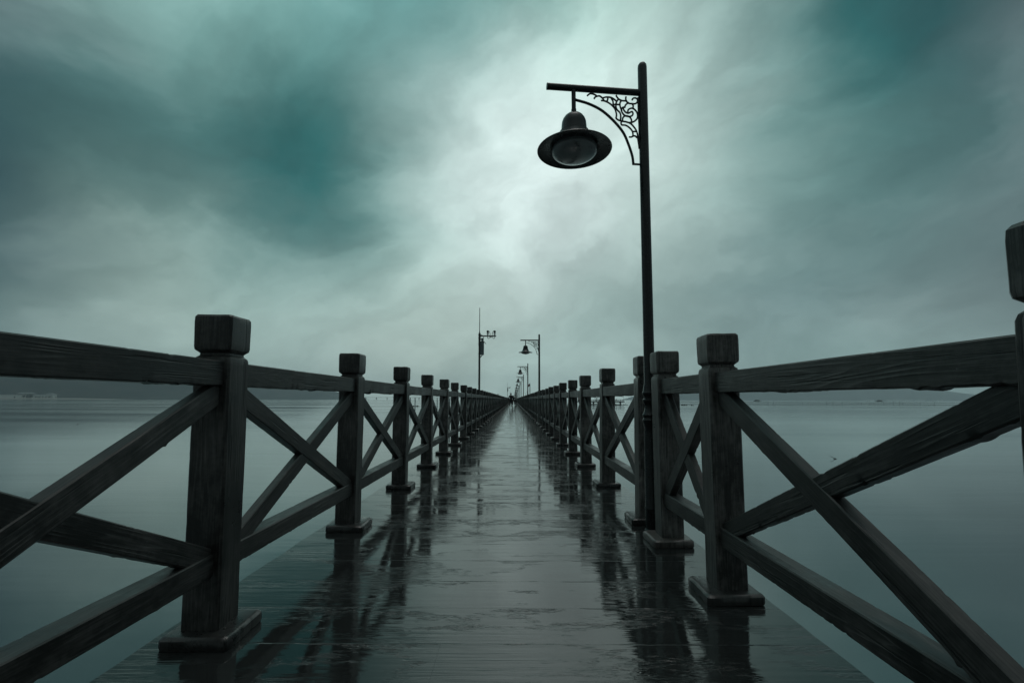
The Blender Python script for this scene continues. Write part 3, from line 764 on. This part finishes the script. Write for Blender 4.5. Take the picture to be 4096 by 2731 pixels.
# raft houses far out
def raft_house(x, Y, W, lab):
    r_ = empty('raft_house', (x, Y, WATER_Z)); tag(r_, lab, 'raft house', 'raft houses on the bay')
    mb = MB(); mb.add(*box((0, 0, .5), (W, 8, .9))); mb.build('raft', M_DARKWOOD, r_)
    mb = MB(); mb.add(*box((W * .02, 0, 2.5), (W * .5, 4, 2.2))); mb.add(*box((-W * .36, 0, 1.6), (W * .1, 3, 1.4))); mb.build('cabin', M_DARKWOOD, r_)
    mb = MB(); mb.add(*box((W * .03, 0, 3.9), (W * .66, 5, .4))); mb.add(*box((-W * .1, 0, 4.5), (W * .2, 3, .5))); mb.build('roof', M_ROOF, r_)
raft_house(px(2016, 1300), 1300, 19, 'raft house on the bay under the long right rail')
raft_house(px(1737, 1300), 1300, 20, 'raft house half hidden by the near brace on the right')
for i, (xz, w_) in enumerate(((725, 50), (920, 44), (1012, 75), (1120, 60), (1240, 70), (1430, 70))):
    xd = (3200 + xz / 2.625) / 1.7415; Y = 7700; W = w_ / 4.57 * Y / 1070
    r_ = empty('far_building', (px(xd, Y), Y, WATER_Z)); tag(r_, '%s pale building strip along the hazy far shore at right' % ('leftmost', 'second', 'third and brightest', 'fourth', 'fifth', 'rightmost')[i], 'building', 'pale far shore buildings')
    mb = MB(); mb.add(*box((0, 0, 9), (W, 60, 18))); mb.build('wall', M_WALL, r_)
    mb = MB(); mb.add(*box((0, 0, 19.5), (W * 1.02, 64, 3))); mb.build('roof', M_WALL if i == 2 else M_ROOF, r_)
# flag and far masts right of the pier
fr_ = empty('flagpole', (px(1217.3, 150), 150, WATER_Z)); tag(fr_, 'pale pole flying a faded red flag beyond the right railing', 'flagpole')
mb = MB(); mb.add(*tube([(0, 0, -1), (0, 0, 8.2), (0, 0, 8.9)], [.13, .12, .05], 10)); mb.build('pole', M_PILE, fr_, smooth=50)
mb = MB(); v = []; f = []
for i in range(9):
    for j in range(9):
        s, t = i / 8, j / 8
        v.append((-.08 - s * .72, .05 * math.sin(s * 9 + t * 2), 8.55 - t * .75 - s * .45 + .05 * math.sin(s * 7)))
for i in range(8):
    for j in range(8): a = i * 9 + j; f.append([a, a + 1, a + 10, a + 9])
mb.add(v, f); fg = mb.build('flag', M_FLAG, fr_, smooth=180); sd = fg.modifiers.new('Thickness', 'SOLIDIFY'); sd.thickness = .01
for xd, h_ in ((1207.0, 7.2), (1210.5, 8.3)):
    mb = MB(); mb.add(*tube([(0, 0, -1), (0, 0, h_)], [.07, .04], 6)); mb.add(*box((0, 0, h_ * .8), (.3, .05, .05))); o = mb.build('mooring_pole', M_DARKWOOD); o.location = (px(xd, 260), 260, WATER_Z)
    tag(o, 'thin far pole left of the red flag, the %s one' % ('shorter' if h_ < 8 else 'taller'), 'pole', 'thin poles near the flag')
# piles at left
for xd, Y, r_, top, lab in ((943, 147, .14, 1.45, 'pale blue pile, leftmost of those seen under the left rail'), (954, 147, .14, 1.45, 'pale blue pile with the thin raft behind it at left'),
                     (1004.6, 147, .13, 1.4, 'pale blue pile seen between the fourth and fifth left posts'), (1033.3, 45, .05, 1.13, 'slim pale pole standing in the water close behind the left railing')):
    mb = MB(); mb.add(*tube([(0, 0, -1), (0, 0, top - WATER_Z - .05), (0, 0, top - WATER_Z)], [r_, r_, r_ * .8], 12)); mb.add(*tube([(0, 0, .05), (0, 0, .45)], r_ * 1.12, 12))
    o = mb.build('water_pile', M_PILE, smooth=50); o.location = (px(xd, Y), Y, WATER_Z); tag(o, lab, 'pile', 'piles in the water at left')
# long bridge far behind on the left
br = empty('sea_bridge', (0, 3500, WATER_Z)); tag(br, 'very faint long low bridge on the horizon left of the pier', 'bridge')
mb = MB(); mb.add(*box((-800, 0, 16), (1150, 14, 2.2))); mb.build('bridge_deck', M_CONC, br)
for x in range(-1350, -230, 80): mb = MB(); mb.add(*box((x, 0, 7), (4, 8, 15.6))); mb.build('bridge_pier', M_CONC, br)

# near shore buildings and trees on the left
SH = 1620.0; SZ = 1.6
def sx(xd): return (xd - 1180) * SH / 1070
def sh_house(name, x0, x1, z1, lab, hip=6, wallm=None):
    r_ = empty(name, ((x0 + x1) / 2, SH, SZ)); W = x1 - x0; tag(r_, lab, 'building', 'buildings on the left shore')
    mb = MB(); mb.add(*box((0, 0, z1 / 2), (W, 16, z1))); wl = mb.build('wall', wallm or M_WALL, r_)
    for q in range(max(2, int(W / 12))):
        wmb = MB(); wmb.add(*box((-W / 2 + (q + .5) * W / max(2, int(W / 12)), -8.1, z1 * .5), (3.4, .3, z1 * .35))); wmb.build('window', M_ROOF, r_)
    a, b_ = W / 2 + 1.5, 9.5; mb = MB(); rr = max(.5, W / 2 - 8)
    mb.add([(-a, -b_, z1), (a, -b_, z1), (a, b_, z1), (-a, b_, z1), (-rr, 0, z1 + hip), (rr, 0, z1 + hip)], [[0, 1, 5, 4], [2, 3, 4, 5], [1, 2, 5], [3, 0, 4], [0, 3, 2, 1]])
    mb.build('roof', M_ROOF, r_)
def shed(x0, x1, z1, lab):
    r_ = empty('long_shed', ((x0 + x1) / 2, SH - 18, SZ)); W = x1 - x0; tag(r_, lab, 'building', 'buildings on the left shore')
    mb = MB(); mb.add(*box((0, 0, z1 / 2), (W, 14, z1))); mb.build('wall', M_WALL, r_)
    mb = MB(); mb.add([(-W / 2 - 1, -8, z1), (W / 2 + 1, -8, z1 - .8), (W / 2 + 1, 8, z1 - .8), (-W / 2 - 1, 8, z1), (-W / 2 - 1, -8, z1 + 2.2), (W / 2 + 1, -8, z1 + .6), (W / 2 + 1, 8, z1 + .6), (-W / 2 - 1, 8, z1 + 2.2)],
        [[0, 3, 2, 1], [4, 5, 6, 7], [0, 1, 5, 4], [1, 2, 6, 5], [2, 3, 7, 6], [3, 0, 4, 7]]); rf_ = mb.build('roof', simple('light_sheet_roof', (.52, .54, .53), .6), r_)
    wmb = MB()
    for q in range(3): wmb = MB(); wmb.add(*box((-W / 2 + (q + .6) * W / 3, -7.1, z1 * .3), (5, .3, z1 * .5))); wmb.build('door', M_ROOF, r_)
shed(sx(-60), sx(66), 10.5, 'long white shed on the left shore at the picture edge')
sh_house('shore_house', sx(40), sx(76), 14.5, 'grey hip roofed house rising behind the long white shed', 5, M_ROOF)
sh_house('shore_house', sx(74), sx(98), 9.5, 'low pale house between trees, middle of the left shore group', 3)
sh_house('shore_house', sx(106), sx(124), 12, 'grey hip roofed house with pale front, rightmost on the left shore', 6)
def make_tree(h_, seed):
    rs = random.Random(seed); r_ = empty('shore_tree'); mb = MB()
    mb.add(*tube([(0, 0, -.5), (.1, 0, h_ * .3), (.3, 0, h_ * .6)], [h_ * .035, h_ * .028, h_ * .012], 7))
    for q in range(4): a = rs.uniform(0, 6.3); mb.add(*tube([(0.1, 0, h_ * .3), (math.cos(a) * h_ * .22, math.sin(a) * h_ * .22, h_ * .58)], [h_ * .018, h_ * .006], 5))
    mb.build('trunk', M_DARKWOOD, r_)
    mb = MB()
    for cl in range(11):
        a = rs.uniform(0, 6.3); d = rs.uniform(0, .3) * h_; c = Vector((math.cos(a) * d, math.sin(a) * d, h_ * rs.uniform(.42, .86))); cr = h_ * rs.uniform(.10, .18)
        for q in range(45):
            n_ = Vector((rs.gauss(0, 1), rs.gauss(0, 1), rs.gauss(0, 1))).normalized() * cr * rs.uniform(.5, 1.1) + c
            u = Vector((rs.gauss(0, 1), rs.gauss(0, 1), rs.gauss(0, 1))).normalized(); w_ = u.orthogonal().normalized(); s = h_ * .035
            mb.add([n_ - u * s, n_ + w_ * s * .7, n_ + u * s, n_ - w_ * s * .7], [[0, 1, 2, 3]])
    mb.build('crown', M_TREE, r_); return r_
protos = [make_tree(10, 1), make_tree(8.5, 2)]
for i, (xd, s) in enumerate([(69, 1.1), (76, 1.0), (86, 1.25), (96, .7), (101, .75), (106, .7), (112, .65), (118, .7), (127, .8), (134, .6), (142, .55), (31, .6)]):
    o = protos[i] if i < 2 else copy_tree(protos[i % 2])
    o.location = (sx(xd), SH - 24, SZ - .4); o.scale = (s * 1.3, s * 1.1, s); o.rotation_euler.z = i * 1.9
    tag(o, 'leafy tree at the right end of the long white shed' if i < 3 else ('small bush against the wall of the long white shed' if xd == 31 else 'low bushy tree in the row in front of the shore houses'), 'tree', 'trees on the left shore')

# ------------------------------------------------------------------ sky
F_, CX_, CY_, P_ = 1070., 1176., 847., R(3.75)
def dirpx(x, y):
    dx = (x - CX_) / F_; dy = (CY_ - y) / F_
    v_ = Vector((dx, math.cos(P_) - dy * math.sin(P_), math.sin(P_) + dy * math.cos(P_))); return v_.normalized()
def lin(c): c /= 255; return c / 12.92 if c <= .04045 else ((c + .055) / 1.055) ** 2.4
ROLL = .15
HAZE = .0001
SKY = [(100, 50, 64, 98, 99), (400, 50, 95, 142, 138), (700, 50, 112, 166, 162), (950, 50, 100, 150, 148), (1200, 50, 150, 188, 182), (1500, 50, 174, 204, 197), (1800, 50, 95, 140, 138), (2100, 50, 50, 100, 100), (2330, 50, 66, 92, 96), (60, 250, 55, 92, 94), (350, 270, 72, 112, 110), (640, 330, 55, 106, 105), (850, 300, 67, 120, 118), (1060, 280, 185, 210, 205), (1330, 300, 198, 220, 216), (1600, 280, 184, 212, 206), (1820, 280, 115, 155, 152), (2040, 180, 45, 95, 95), (2300, 280, 78, 105, 108), (60, 460, 48, 80, 82), (400, 470, 80, 120, 117), (700, 450, 54, 108, 107), (930, 450, 125, 165, 160), (1150, 450, 203, 224, 221), (1420, 450, 190, 212, 208), (1700, 450, 150, 180, 175), (2000, 430, 98, 134, 132), (2300, 470, 84, 110, 112), (60, 640, 95, 122, 120), (400, 600, 134, 161, 154), (700, 600, 115, 154, 150), (930, 620, 160, 187, 181), (1130, 620, 190, 212, 207), (1400, 640, 152, 178, 173), (1700, 650, 92, 122, 122), (2000, 620, 92, 120, 120), (2300, 640, 92, 112, 114), (60, 800, 112, 139, 137), (400, 760, 150, 177, 170), (800, 770, 155, 182, 175), (1150, 800, 169, 195, 188), (1500, 800, 155, 181, 177), (1900, 800, 127, 157, 155), (2300, 800, 120, 145, 144), (60, 900, 112, 139, 137), (500, 900, 155, 182, 177), (1150, 900, 177, 203, 197), (1700, 900, 147, 176, 170), (2300, 900, 119, 145, 144), (500, 420, 59, 113, 110), (540, 220, 61, 118, 115), (1950, 300, 66, 116, 115), (1150, 700, 182, 204, 199), (2200, 160, 52, 97, 98), (1250, 170, 186, 212, 207), (1500, 500, 180, 204, 199), (450, 300, 60, 110, 109), (780, 400, 52, 106, 105), (720, 220, 66, 122, 120)]
SKY_AROUND = [((0,.35,1),(.62,.75,.73)),((0,-.4,1),(.45,.55,.54)),((-1,0,.25),(.06,.10,.10)),((1,0,.25),(.07,.10,.10)),((0,-1,.3),(.05,.07,.07)),((-.8,-.8,.3),(.05,.07,.07)),((.8,-.8,.3),(.05,.07,.07)),
((-1,.2,1),(.16,.24,.24)),((1,.2,1),(.16,.23,.23)),((0,1,-.25),(.28,.36,.35)),((-1,.6,-.25),(.10,.15,.15)),((1,.6,-.25),(.12,.16,.16))]

def build_world():
    wd = bpy.data.worlds.new('World'); scene.world = wd; wd.use_nodes = True
    t = NT(wd.node_tree); bg = wd.node_tree.nodes['Background']
    d0 = t.n('ShaderNodeTexCoord').outputs['Generated']
    d0 = t.vm('NORMALIZE', d0)
    # clouds drift: warp the direction with soft noise before looking up the broad light and dark masses
    nz = t.noise(t._map(d0, (1, 1, 1.6), (3.1, 0, 0)), 2.8, 6, .55, .2, color=True)
    wp = t.vm('SUBTRACT', nz, (.5, .5, .5))
    d = t.vm('NORMALIZE', t.vm('ADD', d0, t.vm('MULTIPLY', wp, (.24, .24, .24))))
    cs = []; 
    for (x, y, r_, g, b_) in SKY: cs.append((dirpx(x, y), Vector((lin(r_), lin(g), lin(b_)))))
    for (v_, c_) in SKY_AROUND: cs.append((Vector(v_).normalized(), Vector(c_)))
    K = 17.0
    A = np.array([[math.exp(K * (a[0].dot(b[0]) - 1)) for b in cs] for a in cs])
    base = np.array([.12, .17, .165])
    T = np.array([tuple(c[1]) for c in cs]) - base
    W = np.linalg.solve(A + np.eye(len(cs)) * .01, T)
    acc = None
    for i, (v_, _) in enumerate(cs):
        e = t.m('EXPONENT', t.m('MULTIPLY_ADD', t.vm('DOT_PRODUCT', d, tuple(v_)), K, -K))
        w_ = t.vm('SCALE', tuple(W[i]), None, e)
        acc = w_ if acc is None else t.vm('ADD', acc, w_)
    acc = t.vm('ADD', acc, tuple(base))
    acc = t.vm('MAXIMUM', acc, (.012, .03, .032))
    # finer cloud texture
    # streaks drawn out along the wind, fanning towards the upper right
    sh = t.n('ShaderNodeVectorRotate', rotation_type='Y_AXIS'); t.put(sh.inputs['Vector'], t.vm('ADD', d0, t.vm('MULTIPLY', wp, (.35, .35, .35)))); sh.inputs['Angle'].default_value = R(28)
    n2 = t.noise(t._map(sh.outputs[0], (.9, 1, 2.0), (0, 0, 0)), 2.6, 5, .5, .2)
    n3 = t.noise(t._map(sh.outputs[0], (1, 1, 2.2), (5, 2, 1)), 7, 7, .6, .1)
    k_ = t.m('MULTIPLY_ADD', t.m('SUBTRACT', n2, .5), 1.0, .97)
    k_ = t.m('MULTIPLY_ADD', t.m('SUBTRACT', n3, .5), .42, k_)
    gr = t.vm('SCALE', (.26, .31, .30), None, t.m('MULTIPLY', t.rng(n2, .5, .72), .38))
    acc = t.vm('SCALE', acc, None, k_)
    acc = t.vm('ADD', acc, t.vm('MULTIPLY', gr, (.55, .5, .5)))
    # a trace of the clear sky above the cloud deck
    sk = t.n('ShaderNodeTexSky', sky_type='NISHITA'); sk.sun_disc = False; sk.sun_elevation = R(72); sk.sun_rotation = R(10); sk.altitude = 0
    acc = t.vm('MULTIPLY_ADD', sk.outputs[0], None) if False else t.vm('ADD', acc, t.vm('SCALE', sk.outputs[0], None, .0015))
    hs = t.n('ShaderNodeHueSaturation'); hs.inputs['Saturation'].default_value = .90; t.put(hs.inputs['Color'], acc); acc = hs.outputs[0]
    t.L.new(acc, bg.inputs['Color']); bg.inputs['Strength'].default_value = 1.12
    return cs
build_world()

sl = bpy.data.lights.new('sun', 'SUN'); sl.energy = .5; sl.angle = R(30); sl.color = (1, .97, .93)
so = bpy.data.objects.new('sun', sl); COL.objects.link(so); so.rotation_euler = (R(-12), R(4), 0)

# ------------------------------------------------------------------ haze
mb = MB(); mb.add(*box((0, 4300, 0), (27900, 9180, 1)))
hz = bpy.data.objects.new('haze', None)
mh = bpy.data.materials.new('sea_haze'); mh.use_nodes = True; nt = mh.node_tree
for n_ in list(nt.nodes):
    if n_.type == 'BSDF_PRINCIPLED': nt.nodes.remove(n_)
vol = nt.nodes.new('ShaderNodeVolumePrincipled'); vol.inputs['Color'].default_value = (.80, .95, 1.0, 1); vol.inputs['Density'].default_value = HAZE
vol.inputs['Anisotropy'].default_value = .0
nt.links.new(vol.outputs[0], nt.nodes['Material Output'].inputs['Volume'])
bpy.data.objects.remove(hz)
zb, zt = WATER_Z - 12, 420.0
mb = MB(); mb.add(*box((0, 4340, (zb + zt) / 2), (28060, 9400, zt - zb)))
hz = mb.build('haze', mh); tag(hz, kind='stuff')

# ------------------------------------------------------------------ camera
cam = bpy.data.cameras.new('camera'); co = bpy.data.objects.new('camera', cam); COL.objects.link(co)
cam.sensor_width = 36; cam.lens = 1070 / 2352 * 36; cam.shift_y = 63 / 2352; cam.clip_start = .02; cam.clip_end = 30000
M = Euler((R(90 + 3.75), 0, R(.214))).to_matrix() @ Euler((0, 0, R(ROLL))).to_matrix()
co.matrix_world = Matrix.Translation((0, 0, 1.0)) @ M.to_4x4()
scene.camera = co
scene.view_settings.view_transform = 'Standard'; scene.view_settings.look = 'None'; scene.view_settings.exposure = 0; scene.view_settings.gamma = 1
cy = scene.cycles; cy.use_denoising = True; cy.max_bounces = 6; cy.diffuse_bounces = 3; cy.glossy_bounces = 4; cy.volume_bounces = 1
cy.sample_clamp_indirect = 4
